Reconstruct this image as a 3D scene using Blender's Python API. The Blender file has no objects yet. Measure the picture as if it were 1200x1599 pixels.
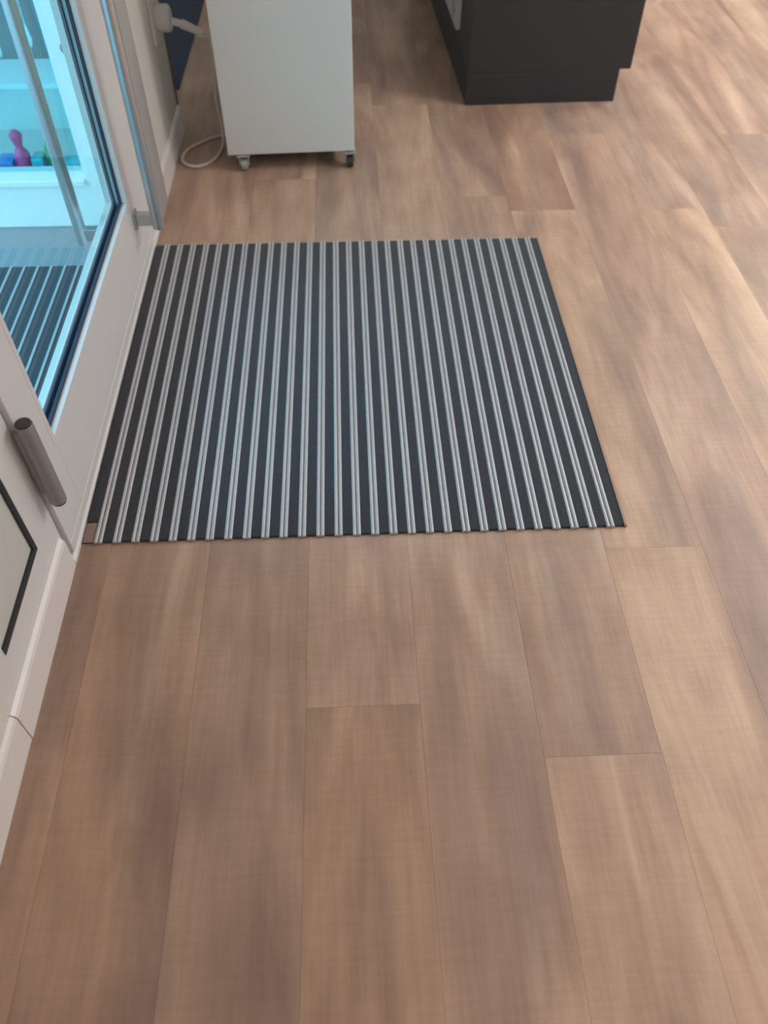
import bpy, bmesh, math, random
from mathutils import Vector, Matrix
random.seed(7)
C = bpy.context.scene.collection
S = bpy.context.scene
# ---------------- camera ----------------
cam_d = bpy.data.cameras.new('camera'); cam = bpy.data.objects.new('camera', cam_d); C.objects.link(cam)
cam_d.sensor_fit = 'VERTICAL'; cam_d.sensor_height = 36.0
cam_d.lens = 1251.03/1599*36.0
RM = Matrix(((0.99899006, 0.03105872, -0.03246855), (-0.04466396, 0.76519118, -0.64225197), (0.00489712, 0.64305351, 0.76580559)))
cam.matrix_world = Matrix.Translation((0, 0, 1.5)) @ RM.to_4x4()
cam_d.clip_start = 0.05; cam_d.clip_end = 60
cam_d.dof.use_dof = True; cam_d.dof.focus_distance = 1.85; cam_d.dof.aperture_fstop = 2.4
S.camera = cam
# ---------------- world / exposure / lights ----------------
w = bpy.data.worlds.new('sky'); S.world = w; w.use_nodes = True
bg = w.node_tree.nodes['Background']; bg.inputs[0].default_value = (0.42, 0.82, 1.0, 1); bg.inputs[1].default_value = 4.4
vs = S.view_settings; vs.view_transform = 'Standard'; vs.look = 'None'; vs.exposure = 0.0; vs.gamma = 1; vs.use_curve_mapping = False
def area(name, loc, size, energy, col, rot=(0, 0, 0)):
    l = bpy.data.lights.new(name, 'AREA'); l.shape = 'RECTANGLE'; l.size, l.size_y = size; l.energy = energy; l.color = col
    o = bpy.data.objects.new(name, l); C.objects.link(o); o.location = loc; o.rotation_euler = rot; return o
WARM = (1.0, 0.985, 0.985)
ADDED_LAMPS = [(3.0, 2.4, 70), (3.9, 0.2, 46), (0.7, 6.6, 3), (3.4, 4.7, 80), (2.0, -1.5, 12)]  # unseen ceiling lamps, added and placed to shape the light on the floor
for lx, ly, en in ADDED_LAMPS:
    area('ceiling_lamp_light', (lx, ly, 2.735), (0.56, 1.1), en, WARM)
sun_d = bpy.data.lights.new('daylight', 'SUN'); sun_d.energy = 7.0; sun_d.angle = math.radians(38); sun_d.color = (0.56, 0.68, 1.0)
sun = bpy.data.objects.new('daylight', sun_d); C.objects.link(sun)
sun.rotation_euler = Vector((0.60, -0.12, -0.95)).to_track_quat('-Z', 'Y').to_euler()

# ---------------- helpers ----------------
def lin(r, g, b):
    f = lambda c: (c/255/12.92) if c/255 <= .04045 else ((c/255+.055)/1.055)**2.4
    return (f(r), f(g), f(b), 1)
def mat(name, col, rough=.5, metal=0., noise=0., nscale=40., bump=0., stretch=(1, 1, 1), spec=.5):
    m = bpy.data.materials.new(name); m.use_nodes = True; nt = m.node_tree; b = nt.nodes['Principled BSDF']
    b.inputs['Base Color'].default_value = col; b.inputs['Roughness'].default_value = rough; b.inputs['Metallic'].default_value = metal
    b.inputs['Specular IOR Level'].default_value = spec
    if noise or bump:
        tc = nt.nodes.new('ShaderNodeTexCoord'); mp = nt.nodes.new('ShaderNodeMapping'); mp.inputs['Scale'].default_value = stretch
        n = nt.nodes.new('ShaderNodeTexNoise'); n.inputs['Scale'].default_value = nscale; n.inputs['Detail'].default_value = 4
        nt.links.new(tc.outputs['Object'], mp.inputs[0]); nt.links.new(mp.outputs[0], n.inputs['Vector'])
        mx = nt.nodes.new('ShaderNodeMix'); mx.data_type = 'RGBA'
        mx.inputs['A'].default_value = tuple(c*(1-noise) for c in col[:3])+(1,); mx.inputs['B'].default_value = tuple(min(1, c*(1+noise)) for c in col[:3])+(1,)
        nt.links.new(n.outputs['Fac'], mx.inputs['Factor']); nt.links.new(mx.outputs['Result'], b.inputs['Base Color'])
        if bump:
            bp = nt.nodes.new('ShaderNodeBump'); bp.inputs['Strength'].default_value = bump; bp.inputs['Distance'].default_value = .002
            nt.links.new(n.outputs['Fac'], bp.inputs['Height']); nt.links.new(bp.outputs[0], b.inputs['Normal'])
    return m
def bx(bm, x0, x1, y0, y1, z0, z1, rot=None):
    vs_ = [bm.verts.new(p) for p in ((x0,y0,z0),(x1,y0,z0),(x1,y1,z0),(x0,y1,z0),(x0,y0,z1),(x1,y0,z1),(x1,y1,z1),(x0,y1,z1))]
    if rot is not None:
        for v in vs_: v.co = rot @ v.co
    for f in ((0,3,2,1),(4,5,6,7),(0,1,5,4),(1,2,6,5),(2,3,7,6),(3,0,4,7)): bm.faces.new([vs_[i] for i in f])
def cyl(bm, a, b, r, seg=24, r2=None):
    a, b = Vector(a), Vector(b); d = b-a; q = d.to_track_quat('Z', 'Y').to_matrix(); r2 = r if r2 is None else r2
    A = [bm.verts.new(a+q@Vector((r*math.cos(t), r*math.sin(t), 0))) for t in [2*math.pi*i/seg for i in range(seg)]]
    B = [bm.verts.new(b+q@Vector((r2*math.cos(t), r2*math.sin(t), 0))) for t in [2*math.pi*i/seg for i in range(seg)]]
    for i in range(seg): bm.faces.new((A[i], A[(i+1)%seg], B[(i+1)%seg], B[i]))
    bm.faces.new(A[::-1]); bm.faces.new(B)
def prism(bm, prof, y0, y1):
    A = [bm.verts.new((x, y0, z)) for x, z in prof]; B = [bm.verts.new((x, y1, z)) for x, z in prof]; n = len(prof)
    for i in range(n): bm.faces.new((A[i], A[(i+1)%n], B[(i+1)%n], B[i]))
    bm.faces.new(A[::-1]); bm.faces.new(B)
def lathe(bm, c, prof, seg=24):
    rings = []
    for r, z in prof: rings.append([bm.verts.new((c[0]+r*math.cos(2*math.pi*i/seg), c[1]+r*math.sin(2*math.pi*i/seg), c[2]+z)) for i in range(seg)])
    for a, b in zip(rings, rings[1:]):
        for i in range(seg): bm.faces.new((a[i], a[(i+1)%seg], b[(i+1)%seg], b[i]))
    bm.faces.new(rings[0][::-1]); bm.faces.new(rings[-1])
def tube(bm, pts, r, seg=14, sub=8):
    P = [Vector(p) for p in pts]; Q = []
    for i in range(len(P)-1):
        p0 = P[max(0, i-1)]; p1 = P[i]; p2 = P[i+1]; p3 = P[min(len(P)-1, i+2)]
        for k in range(sub):
            t = k/sub; Q.append(.5*((2*p1)+(p2-p0)*t+(2*p0-5*p1+4*p2-p3)*t*t+(3*p1-p0-3*p2+p3)*t**3))
    Q.append(P[-1]); rings = []; up = Vector((.3, .2, 1)).normalized()
    for i, q in enumerate(Q):
        d = (Q[min(i+1, len(Q)-1)]-Q[max(i-1, 0)]).normalized(); s = d.cross(up)
        s = s.normalized() if s.length > .01 else Vector((1, 0, 0)); u = s.cross(d)
        up = u
        rings.append([bm.verts.new(q+r*(math.cos(2*math.pi*k/seg)*s+math.sin(2*math.pi*k/seg)*u)) for k in range(seg)])
    for a, b in zip(rings, rings[1:]):
        for k in range(seg): bm.faces.new((a[k], a[(k+1)%seg], b[(k+1)%seg], b[k]))
    bm.faces.new(rings[0][::-1]); bm.faces.new(rings[-1])
def obj(name, bm, m, parent=None, bevel=0., smooth=False, loc=None):
    bmesh.ops.recalc_face_normals(bm, faces=bm.faces)
    me = bpy.data.meshes.new(name); bm.to_mesh(me); bm.free(); me.materials.append(m)
    o = bpy.data.objects.new(name, me); C.objects.link(o)
    if loc is not None:
        me.transform(Matrix.Translation(-Vector(loc))); o.location = loc
    if parent is not None: o.parent = parent; o.matrix_parent_inverse = parent_inv(parent)
    if bevel:
        b = o.modifiers.new('bevel', 'BEVEL'); b.width = bevel; b.segments = 3; b.limit_method = 'ANGLE'; b.harden_normals = True
        for p in me.polygons: p.use_smooth = True
    if smooth:
        for p in me.polygons: p.use_smooth = True
        es = o.modifiers.new('edges', 'EDGE_SPLIT'); es.split_angle = math.radians(40)
    return o
def parent_inv(p):
    m = Matrix.Translation(p.location) @ p.rotation_euler.to_matrix().to_4x4()
    if p.parent: m = parent_world(p)
    return m.inverted()
def parent_world(p):
    m = Matrix.Translation(p.location) @ p.rotation_euler.to_matrix().to_4x4()
    if p.parent: m = parent_world(p.parent) @ p.matrix_parent_inverse @ m
    return m
def box(name, dims, m, parent=None, bevel=0., kind=None, loc=None):
    bm = bmesh.new(); bx(bm, *dims); o = obj(name, bm, m, parent, bevel, loc=loc)
    if kind: o['kind'] = kind
    return o
def empty(name, loc, label=None, cat=None, group=None, kind=None, rz=0):
    o = bpy.data.objects.new(name, None); C.objects.link(o); o.location = loc; o.rotation_euler = (0, 0, rz); o.empty_display_size = .05
    tag(o, label, cat, group, kind); return o
def tag(o, label=None, cat=None, group=None, kind=None):
    for k, v in (('label', label), ('category', cat), ('group', group), ('kind', kind)):
        if v: o[k] = v
    return o

# ---------------- materials ----------------
M_white = mat('white_lacquer', lin(207, 206, 206), .38, noise=.02, nscale=6)
M_wall = mat('wall_paint', lin(206, 203, 198), .8, noise=.02, nscale=80, bump=.1)
M_skirt = mat('skirting_white', lin(216, 212, 211), .35)
M_ceiling = mat('ceiling_paint', lin(235, 232, 226), .9)
M_panel = mat('panel_grey_white', lin(192, 194, 190), .45)
M_gasket = mat('black_rubber', lin(38, 42, 46), .5)
M_navygask = mat('dark_seal', lin(44, 52, 72), .45)
M_alu = mat('brushed_aluminium', lin(186, 186, 188), .45, metal=.35, noise=.06, nscale=60, stretch=(1, .02, 1))
M_steel = mat('satin_steel', lin(190, 192, 194), .28, metal=.85)
M_hinge = mat('grey_hinge_finish', lin(150, 148, 148), .42, metal=.4)
M_dark = mat('anthracite_laminate', lin(42, 44, 46), .5, noise=.05, nscale=200)
M_darkcap = mat('dark_plastic', lin(52, 50, 50), .5)
M_cab = mat('cabinet_offwhite', lin(214, 217, 215), .42, noise=.02, nscale=5)
M_cabu = mat('cabinet_underside', lin(120, 116, 112), .6)
M_plastic = mat('white_plastic', lin(222, 220, 216), .4)
M_cable = mat('cable_white', lin(214, 202, 194), .45)
M_caster = mat('caster_grey', lin(168, 168, 166), .4)
M_brown = mat('brown_edge', lin(122, 98, 86), .6)
M_navy = mat('navy_mat', lin(52, 62, 82), .95, noise=.25, nscale=300, bump=.6)
M_carpet = mat('charcoal_rib_carpet', lin(47, 50, 57), .85, noise=.35, nscale=260, bump=.9, stretch=(1.6, .5, 1), spec=.3)
M_carpet.node_tree.nodes['Principled BSDF'].inputs['Sheen Weight'].default_value = .2
M_rubber = mat('mat_backing', lin(70, 66, 66), .8)
M_patch = mat('worn_brown_backing', lin(140, 118, 110), .9, noise=.25, nscale=250, bump=.5)
M_edge = mat('mat_edge_profile', lin(158, 136, 122), .6)
M_pave = mat('pavement', lin(138, 140, 144), .8, noise=.08, nscale=30, bump=.2)
M_outwhite = mat('outside_white_render', lin(232, 232, 230), .6)
M_bag = mat('display_backdrop', lin(120, 124, 128), .8, noise=.35, nscale=6, stretch=(3, 1, 1))
M_pink = mat('magenta_gloss', lin(240, 60, 130), .3)
M_green = mat('green_gloss', lin(30, 150, 100), .3)
M_teal = mat('teal_gloss', lin(50, 190, 200), .3)
M_blue = mat('blue_gloss', lin(50, 130, 200), .3)
M_glint = mat('porcelain', lin(250, 250, 250), .15)  # white for the modelled window glints
mg = bpy.data.materials.new('door_glass'); mg.use_nodes = True; nt = mg.node_tree; nt.nodes.clear()
o_ = nt.nodes.new('ShaderNodeOutputMaterial'); mxs = nt.nodes.new('ShaderNodeMixShader'); tr = nt.nodes.new('ShaderNodeBsdfTransparent'); gl = nt.nodes.new('ShaderNodeBsdfGlossy')
fr = nt.nodes.new('ShaderNodeFresnel'); fr.inputs['IOR'].default_value = 1.45
tr.inputs['Color'].default_value = (.80, .96, .98, 1); gl.inputs['Roughness'].default_value = .02; gl.inputs['Color'].default_value = (.9, .95, 1, 1)
ge = nt.nodes.new('ShaderNodeNewGeometry'); sb = nt.nodes.new('ShaderNodeMath'); sb.operation = 'SUBTRACT'; sb.inputs[0].default_value = 1; mu = nt.nodes.new('ShaderNodeMath'); mu.operation = 'MULTIPLY'
nt.links.new(ge.outputs['Backfacing'], sb.inputs[1]); nt.links.new(sb.outputs[0], mu.inputs[0]); nt.links.new(fr.outputs[0], mu.inputs[1]); nt.links.new(mu.outputs[0], mxs.inputs[0]); nt.links.new(tr.outputs[0], mxs.inputs[1]); nt.links.new(gl.outputs[0], mxs.inputs[2]); nt.links.new(mxs.outputs[0], o_.inputs['Surface'])
ml = bpy.data.materials.new('lamp_diffuser'); ml.use_nodes = True
ml.node_tree.nodes['Principled BSDF'].inputs['Emission Color'].default_value = (1, .95, .88, 1); ml.node_tree.nodes['Principled BSDF'].inputs['Emission Strength'].default_value = 4

# wood floor: every plank is a face with its own tone and grain offset
def wood():
    m = bpy.data.materials.new('oak_planks'); m.use_nodes = True; nt = m.node_tree; N = nt.nodes; L = nt.links; b = N['Principled BSDF']
    def nd(t, **k):
        n = N.new(t)
        for a, v in k.items(): setattr(n, a, v)
        return n
    tc = nd('ShaderNodeTexCoord'); tone = nd('ShaderNodeAttribute', attribute_name='tone'); off = nd('ShaderNodeAttribute', attribute_name='shift')
    add = nd('ShaderNodeVectorMath', operation='ADD'); L.new(tc.outputs['Object'], add.inputs[0]); L.new(off.outputs['Vector'], add.inputs[1])
    def noise(scale, st, det=4, dist=0., rough=.55):
        mp = nd('ShaderNodeMapping'); mp.inputs['Scale'].default_value = st; L.new(add.outputs[0], mp.inputs[0])
        n = nd('ShaderNodeTexNoise'); n.inputs['Scale'].default_value = scale; n.inputs['Detail'].default_value = det
        n.inputs['Distortion'].default_value = dist; n.inputs['Roughness'].default_value = rough; L.new(mp.outputs[0], n.inputs['Vector']); return n
    def ramp(src, stops):
        r = nd('ShaderNodeValToRGB'); L.new(src, r.inputs[0]); e = r.color_ramp.elements
        e[0].position, e[0].color = stops[0]; e[1].position, e[1].color = stops[-1]
        for p, c in stops[1:-1]:
            x = e.new(p); x.color = c
        return r
    def mix(a, bb, fac, mode='MULTIPLY'):
        x = nd('ShaderNodeMix', data_type='RGBA', blend_type=mode)
        if isinstance(fac, (int, float)): x.inputs['Factor'].default_value = fac
        else: L.new(fac, x.inputs['Factor'])
        for s, v in (('A', a), ('B', bb)):
            if isinstance(v, tuple): x.inputs[s].default_value = v
            else: L.new(v, x.inputs[s])
        return x.outputs['Result']
    broad = noise(3.0, (2.3, .34, 1), 3, .8)
    colr = ramp(broad.outputs['Fac'], [(.28, lin(146, 121, 107)), (.44, lin(170, 141, 123)), (.56, lin(185, 154, 133)), (.74, lin(205, 178, 156))])
    grey = noise(2.1, (3.2, .35, 1), 3, .4)
    g2 = ramp(grey.outputs['Fac'], [(.52, (0, 0, 0, 1)), (.72, (1, 1, 1, 1))])
    gm = nd('ShaderNodeMath', operation='MULTIPLY'); L.new(g2.outputs[0], gm.inputs[0]); gm.inputs[1].default_value = .6
    c1 = mix(colr.outputs[0], lin(146, 128, 119), gm.outputs[0], 'MIX')
    fine = noise(26, (4.5, .22, 1), 6, .3, .65)
    fr_ = ramp(fine.outputs['Fac'], [(.3, (.86, .85, .84, 1)), (.62, (1.04, 1.04, 1.04, 1))])
    c2 = mix(c1, fr_.outputs[0], .7)
    # cathedral rings
    mp = nd('ShaderNodeMapping'); mp.inputs['Scale'].default_value = (9, .9, 1); L.new(add.outputs[0], mp.inputs[0])
    wv = nd('ShaderNodeTexWave', wave_type='RINGS'); wv.inputs['Scale'].default_value = 1.3; wv.inputs['Distortion'].default_value = 5; wv.inputs['Detail'].default_value = 2; wv.inputs['Detail Scale'].default_value = 1.2
    L.new(mp.outputs[0], wv.inputs['Vector'])
    wr = ramp(wv.outputs['Fac'], [(.1, (.90, .89, .885, 1)), (.6, (1.0, 1.0, 1.0, 1))])
    c3 = mix(c2, wr.outputs[0], .6)
    saw = noise(30, (.35, 3.2, 1), 3, .2)
    sr = ramp(saw.outputs['Fac'], [(.35, (.93, .93, .925, 1)), (.6, (1.03, 1.03, 1.03, 1))])
    c3 = mix(c3, sr.outputs[0], .55)
    c4 = mix(c3, tone.outputs['Color'], 1.0)
    L.new(c4, b.inputs['Base Color'])
    rr = nd('ShaderNodeMapRange'); L.new(broad.outputs['Fac'], rr.inputs[0]); rr.inputs['To Min'].default_value = .44; rr.inputs['To Max'].default_value = .56
    L.new(rr.outputs[0], b.inputs['Roughness']); b.inputs['Specular IOR Level'].default_value = .5
    bp = nd('ShaderNodeBump'); bp.inputs['Strength'].default_value = .12; bp.inputs['Distance'].default_value = .002
    L.new(fine.outputs['Fac'], bp.inputs['Height']); L.new(bp.outputs[0], b.inputs['Normal'])
    return m
M_wood = wood()
M_seam = mat('plank_joint', lin(118, 98, 86), .8)

# ---------------- room shell ----------------
XR, YF, YB, XW = 5.2, 8.2, -2.6, -.6545
PITCH, X00 = .2325, -.118
bm = bmesh.new(); tl = bm.faces.layers.float_vector.new('shift_f')
tones = {}
rng = random.Random(11)
# known joints, per column k (x from X00+k*PITCH): list of y; beyond them a regular run
joints = {0: [.745], 1: [-.35, 2.02], 2: [.622, 2.75], 3: [-.5, 1.123, 2.645], 4: [.6, 3.23], 5: [1.14, 2.64], -1: [-.1, 1.4], -2: [.02, 1.52], -3: [-.2]}
spec = {(0, .745): (1.04, 1.02, 1.03), (0, -.7): (.93, .90, .86), (2, .622): (.94, .93, .93), (2, -.9): (1.07, 1.06, 1.06), (3, -.5): (1.12, 1.10, 1.05), (3, 1.123): (1.09, 1.08, 1.05),
        (3, 2.645): (1.0, .95, .91), (5, 1.14): (1.13, 1.11, 1.04), (5, 2.64): (.97, .98, 1.0), (4, .6): (1.02, 1.00, 1.0), (-1, -1.6): (.9, .88, .86), (-2, .02): (.90, .87, .84), (-3, -.2): (.86, .83, .81), (-1, 1.4): (1.0, .98, .98), (-1, -.1): (.93, .92, .92), (1, -.35): (.99, .98, .99)}
planks = []
for k in range(-9, 24):
    x0 = X00+k*PITCH; x1 = x0+PITCH
    js = list(joints.get(k, [rng.uniform(-1, .5)]))
    while js[0] > YB: js.insert(0, js[0]-1.5)
    while js[-1] < YF: js.append(js[-1]+1.5)
    for ya, yb in zip(js, js[1:]):
        ya_, yb_ = max(ya, YB), min(yb, YF)
        if k < -2: ya_ = ya_
        t = None
        for (kk, yy), v in spec.items():
            if kk == k and abs(yy-ya) < .06: t = v
        if t is None:
            s = rng.uniform(.93, 1.07); t = (s*rng.uniform(.98, 1.02), s, s*rng.uniform(.96, 1.02))
        lo = x0
        if x1 <= XW-.02 and yb_ <= 3.32: continue
        if x0 < XW-.02 and ya_ < 3.32: 
            if x1 <= XW-.02: ya_ = 3.32
        planks.append((x0, x1, ya_, yb_, t, (rng.uniform(0, 40), rng.uniform(0, 40), rng.uniform(0, 9))))
g = .00025
for p in planks:
    f = [bm.verts.new(q) for q in ((p[0]+g, p[2]+g, 0), (p[1]-g, p[2]+g, 0), (p[1]-g, p[3]-g, 0), (p[0]+g, p[3]-g, 0))]; bm.faces.new(f)
    lo = [bm.verts.new(q) for q in ((p[0], p[2], -.0015), (p[1], p[2], -.0015), (p[1], p[3], -.0015), (p[0], p[3], -.0015))]
    for i in range(4): bm.faces.new((lo[i], lo[(i+1) % 4], f[(i+1) % 4], f[i]))
me = bpy.data.meshes.new('floor'); bm.to_mesh(me); bm.free(); me.materials.append(M_wood)
ta = me.attributes.new('tone', 'FLOAT_COLOR', 'FACE'); sa = me.attributes.new('shift', 'FLOAT_VECTOR', 'FACE')
for i in range(len(me.polygons)):
    p = planks[i//5]; ta.data[i].color = (*p[4], 1) if i % 5 == 0 else (p[4][0]*.88, p[4][1]*.86, p[4][2]*.85, 1); sa.data[i].vector = p[5]
fo = bpy.data.objects.new('floor', me); C.objects.link(fo); fo['kind'] = 'structure'
box('floor', (XW-.02, XR, YB, YF, -.12, -.0016), M_seam, kind='structure')

WX = -.668           # face of fixed wall parts; the door leaf stands 1 cm proud of it
def wall(name, boxes, m=M_wall):
    bm = bmesh.new()
    for b_ in boxes: bx(bm, *b_)
    o = obj(name, bm, m); o['kind'] = 'structure'; return o
wall('wall_left', [(-.80, WX, 2.56, 3.32, 0, 2.8), (-.80, WX, YB, .72, 0, 2.8), (-.80, WX, .72, 2.56, 2.26, 2.8), (-2.6, -.80, 3.20, 3.32, 0, 2.8), (-2.6, -2.5, 3.32, YF, 0, 2.8)])
wall('wall_right', [(XR, XR+.1, YB, YF, 0, 2.8)])
wall('wall_back', [(-.8, XR+.1, YB-.1, YB, 0, 2.8)])
wall('wall_far', [(-2.6, XR+.1, YF, YF+.1, 0, 2.8)])
wall('ceiling', [(-2.6, XR+.1, YB-.1, YF+.1, 2.8, 2.9)], M_ceiling)
LL = dict(zip([(a, b) for a, b, c in ADDED_LAMPS], ['white lamp panel in the ceiling right of the entrance mat', 'white lamp panel in the ceiling nearest the right wall', 'white lamp panel in the ceiling beyond the counter on its left', 'white lamp panel in the ceiling right of the counter', 'white lamp panel in the ceiling behind the camera']))
for lx, ly, en in ADDED_LAMPS:  # housings and glowing panels for the added lamps, out of view
    r = empty('ceiling_light', (lx, ly, 2.75), LL[(lx, ly)], 'ceiling light', 'lamp panels in the ceiling')
    bm = bmesh.new()
    bx(bm, lx-.3, lx-.285, ly-.6, ly+.6, 2.745, 2.8); bx(bm, lx+.285, lx+.3, ly-.6, ly+.6, 2.745, 2.8); bx(bm, lx-.3, lx+.3, ly-.6, ly-.585, 2.745, 2.8); bx(bm, lx-.3, lx+.3, ly+.585, ly+.6, 2.745, 2.8)
    obj('frame', bm, M_white, r)
    box('diffuser', (lx-.285, lx+.285, ly-.585, ly+.585, 2.76, 2.78), ml, r)
# corner strip and skirting
def skirt(name, y0, y1, dx=0.):
    bm = bmesh.new(); xf = XW+dx; zt = .10
    prism(bm, [(WX, 0), (xf, 0), (xf, zt-.014), (xf-.003, zt-.006), (WX+.003, zt), (WX, zt)], y0, y1)
    o = obj(name, bm, M_skirt); o['kind'] = 'structure'; return o
skirt('baseboard_left', .705, 1.128); skirt('baseboard_left', YB, .703, -.0015); skirt('baseboard_left', 2.762, 3.322)
box('trim_4', (WX, WX+.016, 2.602, 2.760, 0, 2.8), mat('grey_cover_strip', lin(160, 158, 156), .5), kind='structure')
box('trim_1', (WX-.004, WX+.005, 3.315, 3.327, 0.10, 2.8), M_brown, kind='structure')

# ---------------- entrance mat ----------------
MX0, MX1, MY0, MY1 = -.652, .643, 1.188, 2.456
mt = empty('entrance_mat', (0, 1.82, 0), 'large charcoal carpet and aluminium striped entrance mat lying inside the door', 'doormat')
box('backing', (MX0, MX1, MY0, MY1, 0.0005, .003), M_rubber, mt)
box('edge_profile', (MX1-.003, MX1+.003, MY0-.002, MY1+.002, 0.0005, .009), M_edge, mt)
RP, RX0 = .0436, -.6145
rw = .0098
def rail_bm(xc):
    bm = bmesh.new(); prof = [(-.0104, .002)]
    prof = [(-.0098, .003), (.0098, .003), (.0098, .0062)]
    def hump(c):
        return [(c+.0040*math.cos(a), .0062+.0026*math.sin(a)) for a in [math.pi*i/6 for i in range(0, 7)]]
    prof += hump(.0057)[0:] + [(.0013, .0034), (-.0013, .0034)] + hump(-.0057) + [(-.0098, .0062)]
    prism(bm, [(x+xc, z) for x, z in prof], MY0-.003, MY1+.003); return bm
for i in range(29):
    xc = RX0+i*RP
    obj('aluminium_rail', rail_bm(xc), M_alu, mt, smooth=True)
for i in range(30):
    xa = MX0+.001 if i == 0 else RX0+(i-1)*RP+.0101; xb = MX1-.003 if i == 29 else RX0+i*RP-.0101
    bm = bmesh.new(); y0 = MY0+.001 if i else MY0+.062
    n = 3; bx(bm, xa, xb, y0, MY1-.001, .003, .0068)
    obj('carpet_strip', bm, M_carpet, mt, bevel=.0012)
pt = box('bare_patch', (MX0+.001, RX0-.0101, MY0+.001, MY0+.060, .003, .0045), M_patch, mt); pt['label'] = 'bare brown corner without carpet'

# ---------------- entrance door ----------------
dr = empty('door_1', (XW, 1.15, 0), kind='structure')
DX0, DX1 = -.716, -.657
y_h, y_f = 1.150, 2.455; g0, g1, gz = 1.276, 2.262, .262
box('hinge_stile', (DX0, DX1, y_h, g0, .022, 2.2), M_white, dr, bevel=.002)
box('lock_stile', (DX0, DX1, g1, y_f, .022, 2.2), M_white, dr, bevel=.002)
box('top_rail', (DX0, DX1, g0, g1, 2.08, 2.2), M_white, dr, bevel=.002)
bm = bmesh.new(); bx(bm, DX0, DX1, g0, g1, .022, gz-.012); bx(bm, DX0+.001, DX1+.0012, y_h+.002, y_f-.002, .022, .05)
obj('bottom_rail', bm, M_white, dr, bevel=.0015)
def ring(name, x0, x1, e0, e1, m, slope=False):
    bm = bmesh.new(); Y0, Y1, Z0, Z1 = g0-e0, g1+e0, gz-e0, 2.08+e0
    bx(bm, x0, x1, Y0, Y1, Z0, Z0+e0+e1); bx(bm, x0, x1, Y0, Y1, Z1-e0-e1, Z1)
    bx(bm, x0, x1, Y0, Y0+e0+e1, Z0+e0+e1, Z1-e0-e1); bx(bm, x0, x1, Y1-e0-e1, Y1, Z0+e0+e1, Z1-e0-e1)
    return obj(name, bm, m, dr, bevel=.0012)
ring('inner_bead', DX1-.014, DX1+.001, .012, .004, M_white)
ring('inner_seal', DX1-.022, DX1-.014, .012, .010, M_navygask)
box('glass_pane', (-.690, -.681, g0-.01, g1+.01, gz-.01, 2.09), mg, dr)
ring('outer_seal', -.6975, -.6905, .012, .006, M_navygask)
ring('outer_bead', DX0-.001, -.698, .012, .009, M_white)
def pull(name, x, y, z0, z1, side, face):
    bm = bmesh.new(); cyl(bm, (x, y, z0), (x, y, z1), .0175, 32); b = obj(name, bm, M_steel, dr, bevel=.001)
    for z in (z0+.03, z1-.06):
        bm = bmesh.new(); xs = sorted((x-side*.012, face+side*.006)); bx(bm, xs[0], xs[1], y-.011, y+.013, z-.018, z+.018); xs = sorted((face, face+side*.008)); bx(bm, xs[0], xs[1], y-.018, y+.022, z-.028, z+.024)
        so_ = obj('standoff', bm, M_steel, b, bevel=.001)

    return b
pull('pull_handle', -.588, 2.295, .165, 1.75, 1, DX1)
pull('pull_handle', -.783, 2.165, .195, 1.75, -1, DX0)
# hinge with its dark top cap
bm = bmesh.new(); hx, hy = -.634, 1.142; cyl(bm, (hx, hy, .212), (hx, hy, .432), .0175, 32); bx(bm, DX1-.004, hx, hy-.004, hy+.010, .235, .41)
hg = obj('hinge', bm, M_hinge, dr, bevel=.0012)
bm = bmesh.new(); cyl(bm, (hx, hy, .432), (hx, hy, .4365), .0155, 32); obj('hinge_cap', bm, M_darkcap, hg, bevel=.001)
bm = bmesh.new(); cyl(bm, (hx, hy, .206), (hx, hy, .212), .015, 32); obj('hinge_cap', bm, M_darkcap, hg, bevel=.001)
# threshold and frame
bm = bmesh.new(); prism(bm, [(-.74, 0), (XW+.0005, 0), (XW+.0005, .010), (XW-.006, .016), (-.74, .018)], 1.13, 2.56)
o = obj('trim_2', bm, M_white); o['kind'] = 'structure'
bm = bmesh.new()
bx(bm, -.735, -.660, y_f+.004, 2.60, .0, 2.26); bx(bm, -.735, -.668, 1.02+.022, y_h-.004, .018, 2.26); bx(bm, -.735, -.660, y_h-.004, y_f+.004, 2.204, 2.26)
o = obj('trim_3', bm, M_white, bevel=.003); o['kind'] = 'structure'

# ---------------- sidelight panel beside the door ----------------
w1 = empty('window_1', (WX, .9, 0), kind='structure')
bm = bmesh.new(); PY0, PY1, PZ0, PZ1 = .79, 1.036, .183, .90
bx(bm, -.735, WX, PY1+.006, 1.042, 0, 2.26); bx(bm, -.735, WX, .72, PY0, 0, 2.26); bx(bm, -.735, WX, PY0, PY1+.006, 0, PZ0-.008); bx(bm, -.735, WX, PY0, PY1+.006, PZ1, PZ1+.06); bx(bm, -.735, WX, PY0, PY1+.006, 2.16, 2.26)
obj('frame', bm, M_white, w1)
box('solid_panel', (-.72, WX-.004, PY0, PY1-.004, PZ0+.006, PZ1), M_panel, w1)
bm = bmesh.new(); bx(bm, -.70, WX+.0015, PY1-.008, PY1+.006, PZ0-.008, PZ1); bx(bm, -.70, WX+.0015, PY0, PY1-.008, PZ0-.008, PZ0+.008)
obj('gasket', bm, M_gasket, w1)
box('glass_pane', (-.705, -.697, PY0, PY1, PZ1+.06, 2.16), mg, w1)

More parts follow.
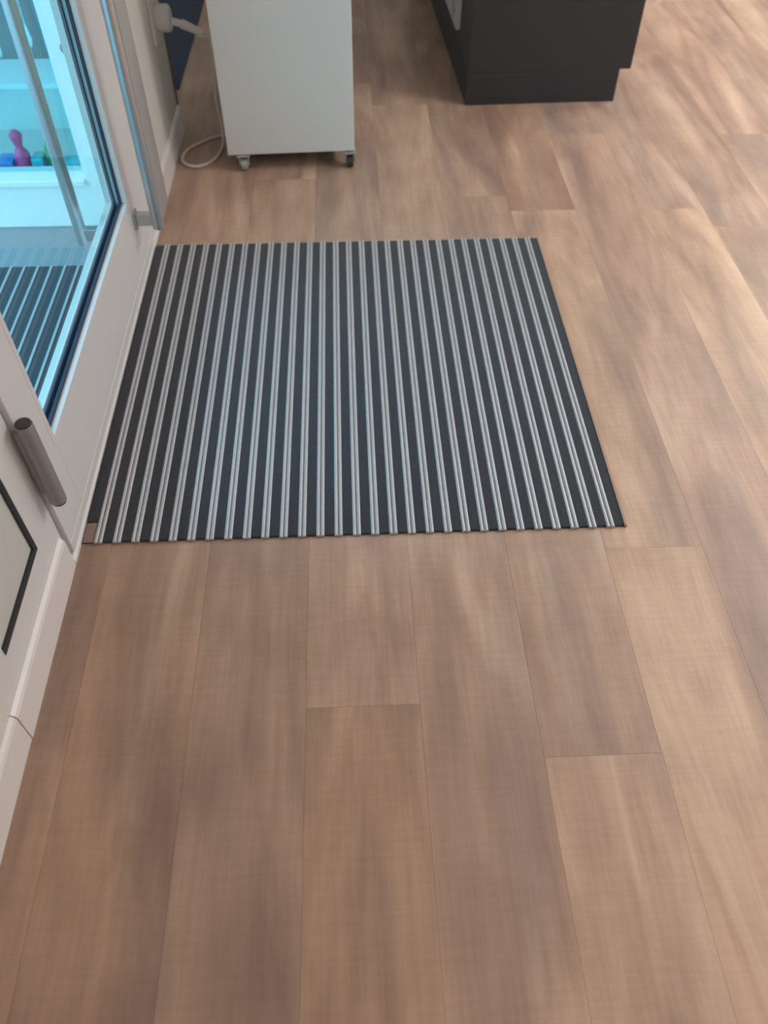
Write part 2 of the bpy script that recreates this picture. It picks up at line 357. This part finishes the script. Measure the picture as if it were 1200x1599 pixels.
# ---------------- outside the door ----------------
box('floor_outside', (-6, -.74, -4, 3.2, -.12, -.002), M_pave, kind='structure')
wall('wall_outside', [(-.872, -.80, 2.60, 3.2, 0, 3.4), (-6, -.872, 2.60, 2.72, 0, .155), (-6, -.872, 2.60, 2.72, 2.4, 3.4), (-6, -.872, 3.08, 3.2, 0, 3.4), (-6, -.872, 2.72, 3.08, 0, .12)], M_outwhite)
box('wall_outside', (-.80, -.716, 2.60, 2.62, 0, 3.4), M_outwhite, kind='structure')
w2 = empty('window_2', (-1.5, 2.64, 0), kind='structure')
box('glass_pane', (-3.4, -.872, 2.650, 2.656, .155, 2.4), mg, w2)
box('sill', (-3.4, -.872, 2.585, 2.66, .150, .170), M_outwhite, w2, bevel=.003)
om = empty('outdoor_mat', (-1.4, 1.7, 0), 'dark outdoor mat with thin pale ridges seen through the door glass', 'doormat')
box('base', (-2.0, -.775, .9, 2.345, -.002, .006), M_carpet, om)
bm = bmesh.new(); x = -.80
while x > -1.99:
    bx(bm, x-.0035, x+.0035, .9, 2.345, .006, .009); x -= .0436
obj('ridges', bm, M_alu, om)
# objects behind the display pane
box('display_shelf', (-3.0, -.93, 2.80, 3.07, .375, .392), M_outwhite)
tag(bpy.data.objects['display_shelf'], 'long white shelf board behind the shop window outside', 'shelf')
def vase(name, x, y, z, prof, m, label, cat='ornament'):
    bm = bmesh.new(); lathe(bm, (x, y, z), prof); o = obj(name, bm, m, smooth=True, loc=(x, y, z)); tag(o, label, cat); return o
vase('toy_bottle', -1.115, 2.76, .12, [(.020, 0), (.028, .01), (.026, .06), (.012, .085), (.016, .10), (.022, .125), (.010, .14)], M_pink, 'magenta pink figure-shaped bottle behind the shop window outside', 'bottle')
vase('green_bottle', -1.015, 2.78, .12, [(.022, 0), (.026, .01), (.026, .07), (.012, .10), (.010, .14), (.012, .145)], M_green, 'dark green bottle right of the pink one behind the outside window', 'bottle')
bm = bmesh.new(); bx(bm, -1.085, -1.045, 2.74, 2.80, .12, .17); o = obj('teal_box', bm, M_teal, bevel=.004); tag(o, 'low teal box between the pink and green bottles outside', 'box')
bm = bmesh.new(); bx(bm, -1.20, -1.145, 2.73, 2.80, .12, .165); o = obj('blue_box', bm, M_blue, bevel=.004); tag(o, 'low blue box left of the pink bottle behind outside window', 'box')
bm = bmesh.new(); bx(bm, -.985, -.925, 2.74, 2.80, .12, .155); o = obj('turquoise_tray', bm, M_teal, bevel=.004); tag(o, 'flat turquoise tray right of the green bottle behind outside window', 'tray')
bm = bmesh.new(); bx(bm, -2.6, -.93, 3.0, 3.02, .392, 1.6); o = obj('display_backdrop', bm, M_bag); tag(o, 'grey patterned board standing on the shelf behind the outside window', 'board')
for x, z, l in ((-1.09, .50, 'white drop-shaped ornament hanging left behind the outside window'), (-.985, .53, 'white drop-shaped ornament hanging nearer the door behind outside window')):  # glints in the display window, modelled as white drops
    bm = bmesh.new(); lathe(bm, (x, 2.80, z), [(.001, -.03), (.006, -.02), (.008, -.005), (.005, .015), (.001, .04), (.0008, 1.87)]); o = obj('hanging_ornament', bm, M_glint, smooth=True, loc=(x, 2.80, z)); tag(o, l, 'ornament')

# ---------------- white cabinet on castors ----------------
cb = cb0 = empty('rolling_cabinet', (-.218, 3.24, 0), 'off-white rolling cabinet on castors beyond the mat', 'cabinet')
CX0, CX1, CY0, CY1, CZ0, CZ1 = -.456, .018, 2.98, 3.50, .060, .78
bm = bmesh.new(); bx(bm, CX0+.002, CX1-.002, CY0+.02, CY1, CZ0+.012, CZ1-.02); obj('body', bm, M_cab, cb, bevel=.002)
box('front_panel', (CX0, CX1, CY0, CY0+.018, CZ0, CZ1-.02), M_cab, cb, bevel=.003)
box('base_board', (CX0+.006, CX1-.006, CY0+.02, CY1-.004, CZ0-.002, CZ0+.012), M_cabu, cb)
box('top_board', (CX0-.004, CX1+.004, CY0-.004, CY1+.004, CZ1-.02, CZ1), M_cab, cb, bevel=.002)
for cx, cy, dk in ((-.400, 2.992, 0), (.000, 2.985, 1), (-.405, 3.44, 1), (-.03, 3.44, 1)):
    bm = bmesh.new(); bx(bm, cx-.024, cx+.024, cy-.02, cy+.03, .0535, .058); bx(bm, cx-.018, cx-.014, cy-.014, cy+.018, .02, .0535); bx(bm, cx+.014, cx+.018, cy-.014, cy+.018, .02, .0535)
    k = obj('castor', bm, M_steel if dk else M_caster, cb, bevel=.001)
    bm = bmesh.new(); cyl(bm, (cx-.012, cy-.002, .0215), (cx+.012, cy-.002, .0215), .0215, 28); obj('wheel', bm, M_darkcap if dk else M_caster, k, bevel=.002)
    bm = bmesh.new(); cyl(bm, (cx-.019, cy-.002, .0215), (cx+.019, cy-.002, .0215), .004, 12); obj('axle', bm, M_steel, k)

# ---------------- anthracite counter ----------------
rz = math.radians(2.0)
ct = empty('counter_unit', (.511, 3.504, 0), 'anthracite counter unit with recessed plinth beyond the mat', 'counter', rz=rz)
T = Matrix.Translation((.511, 3.504, 0)) @ Matrix.Rotation(rz, 4, 'Z')
def cpart(name, dims, m, parent, bevel=.0015):
    bm = bmesh.new(); bx(bm, *dims, rot=T); return obj(name, bm, m, parent, bevel)
cpart('plinth', (0.0005, .643, .0005, 1.9, 0, .1298), M_dark, ct)
bd = cpart('side_panel', (0, .688, 0, .022, .130, .90), M_dark, ct)
cpart('carcass', (.002, .672, .0225, 1.9, .130, .90), M_dark, ct)
cpart('worktop', (-.01, .70, -.01, 1.92, .902, .94), M_dark, ct)
for j in range(3):
    dd = cpart('drawer_front', (-.018, .001, .27+j*.55, .80+j*.55, .20, .88), M_panel if j == 0 else M_dark, ct)
    hb = bmesh.new(); bx(hb, -.034, -.026, .30+j*.55, .312+j*.55, .24, .84, rot=T); bx(hb, -.03, -.017, .302+j*.55, .31+j*.55, .26, .27, rot=T); bx(hb, -.03, -.017, .302+j*.55, .31+j*.55, .81, .82, rot=T)
    obj('handle', hb, M_steel, dd)
for j in range(2):
    cpart('cabinet_door', (.673, .688, .03+j*.9, .92+j*.9, .140, .88), M_dark, ct)

# ---------------- socket, plug, cable, far mat ----------------
so = empty('wall_socket', (WX, 3.19, .47), 'white wall socket near the wall end beside the door', 'socket')
box('plate', (WX, WX+.010, 3.11, 3.28, .385, .53), M_plastic, so, bevel=.003)
bm = bmesh.new(); cyl(bm, (WX+.01, 3.19, .45), (WX+.052, 3.19, .45), .044, 32); cyl(bm, (WX+.052, 3.19, .45), (WX+.060, 3.19, .45), .044, 32, .036); obj('round_adapter', bm, M_plastic, so, bevel=.002)
pc = empty('power_cable', (-.5, 3.1, 0), 'white power cable looped on the floor beside the rolling cabinet', 'cable')
bm = bmesh.new(); cyl(bm, (-.609, 3.19, .440), (-.575, 3.195, .430), .012, 24); cyl(bm, (-.575, 3.195, .430), (-.508, 3.2, .398), .016, 20, .012); obj('plug', bm, M_plastic, pc, smooth=True)
bm = bmesh.new(); tube(bm, [(-.51, 3.2, .400), (-.484, 3.2, .38), (-.480, 3.2, .30), (-.492, 3.2, .18), (-.486, 3.19, .08), (-.484, 3.16, .02), (-.50, 3.08, .007), (-.54, 3.015, .006), (-.592, 3.0, .006), (-.632, 3.045, .006), (-.628, 3.12, .006), (-.590, 3.18, .006), (-.53, 3.235, .006), (-.44, 3.28, .006), (-.3, 3.31, .006)], .006)
obj('cord', bm, M_cable, pc, smooth=True)
fm = empty('navy_floor_mat', (-1.3, 4.9, 0), 'dark navy floor mat lying beyond the end of the door wall', 'floor mat')
box('pile', (-1.9, -.722, 3.70, 6.2, 0.001, .008), M_navy, fm, bevel=.002)

cb0.rotation_euler = (0, 0, math.radians(2.6))
bm = bmesh.new(); cyl(bm, (-.815, 2.6, .572), (-.815, 2.585, .572), .016, 24); o = obj('wall_button', bm, M_hinge, bevel=.002, loc=(-.815, 2.6, .572)); tag(o, 'small round grey button on the white outside pillar', 'button')
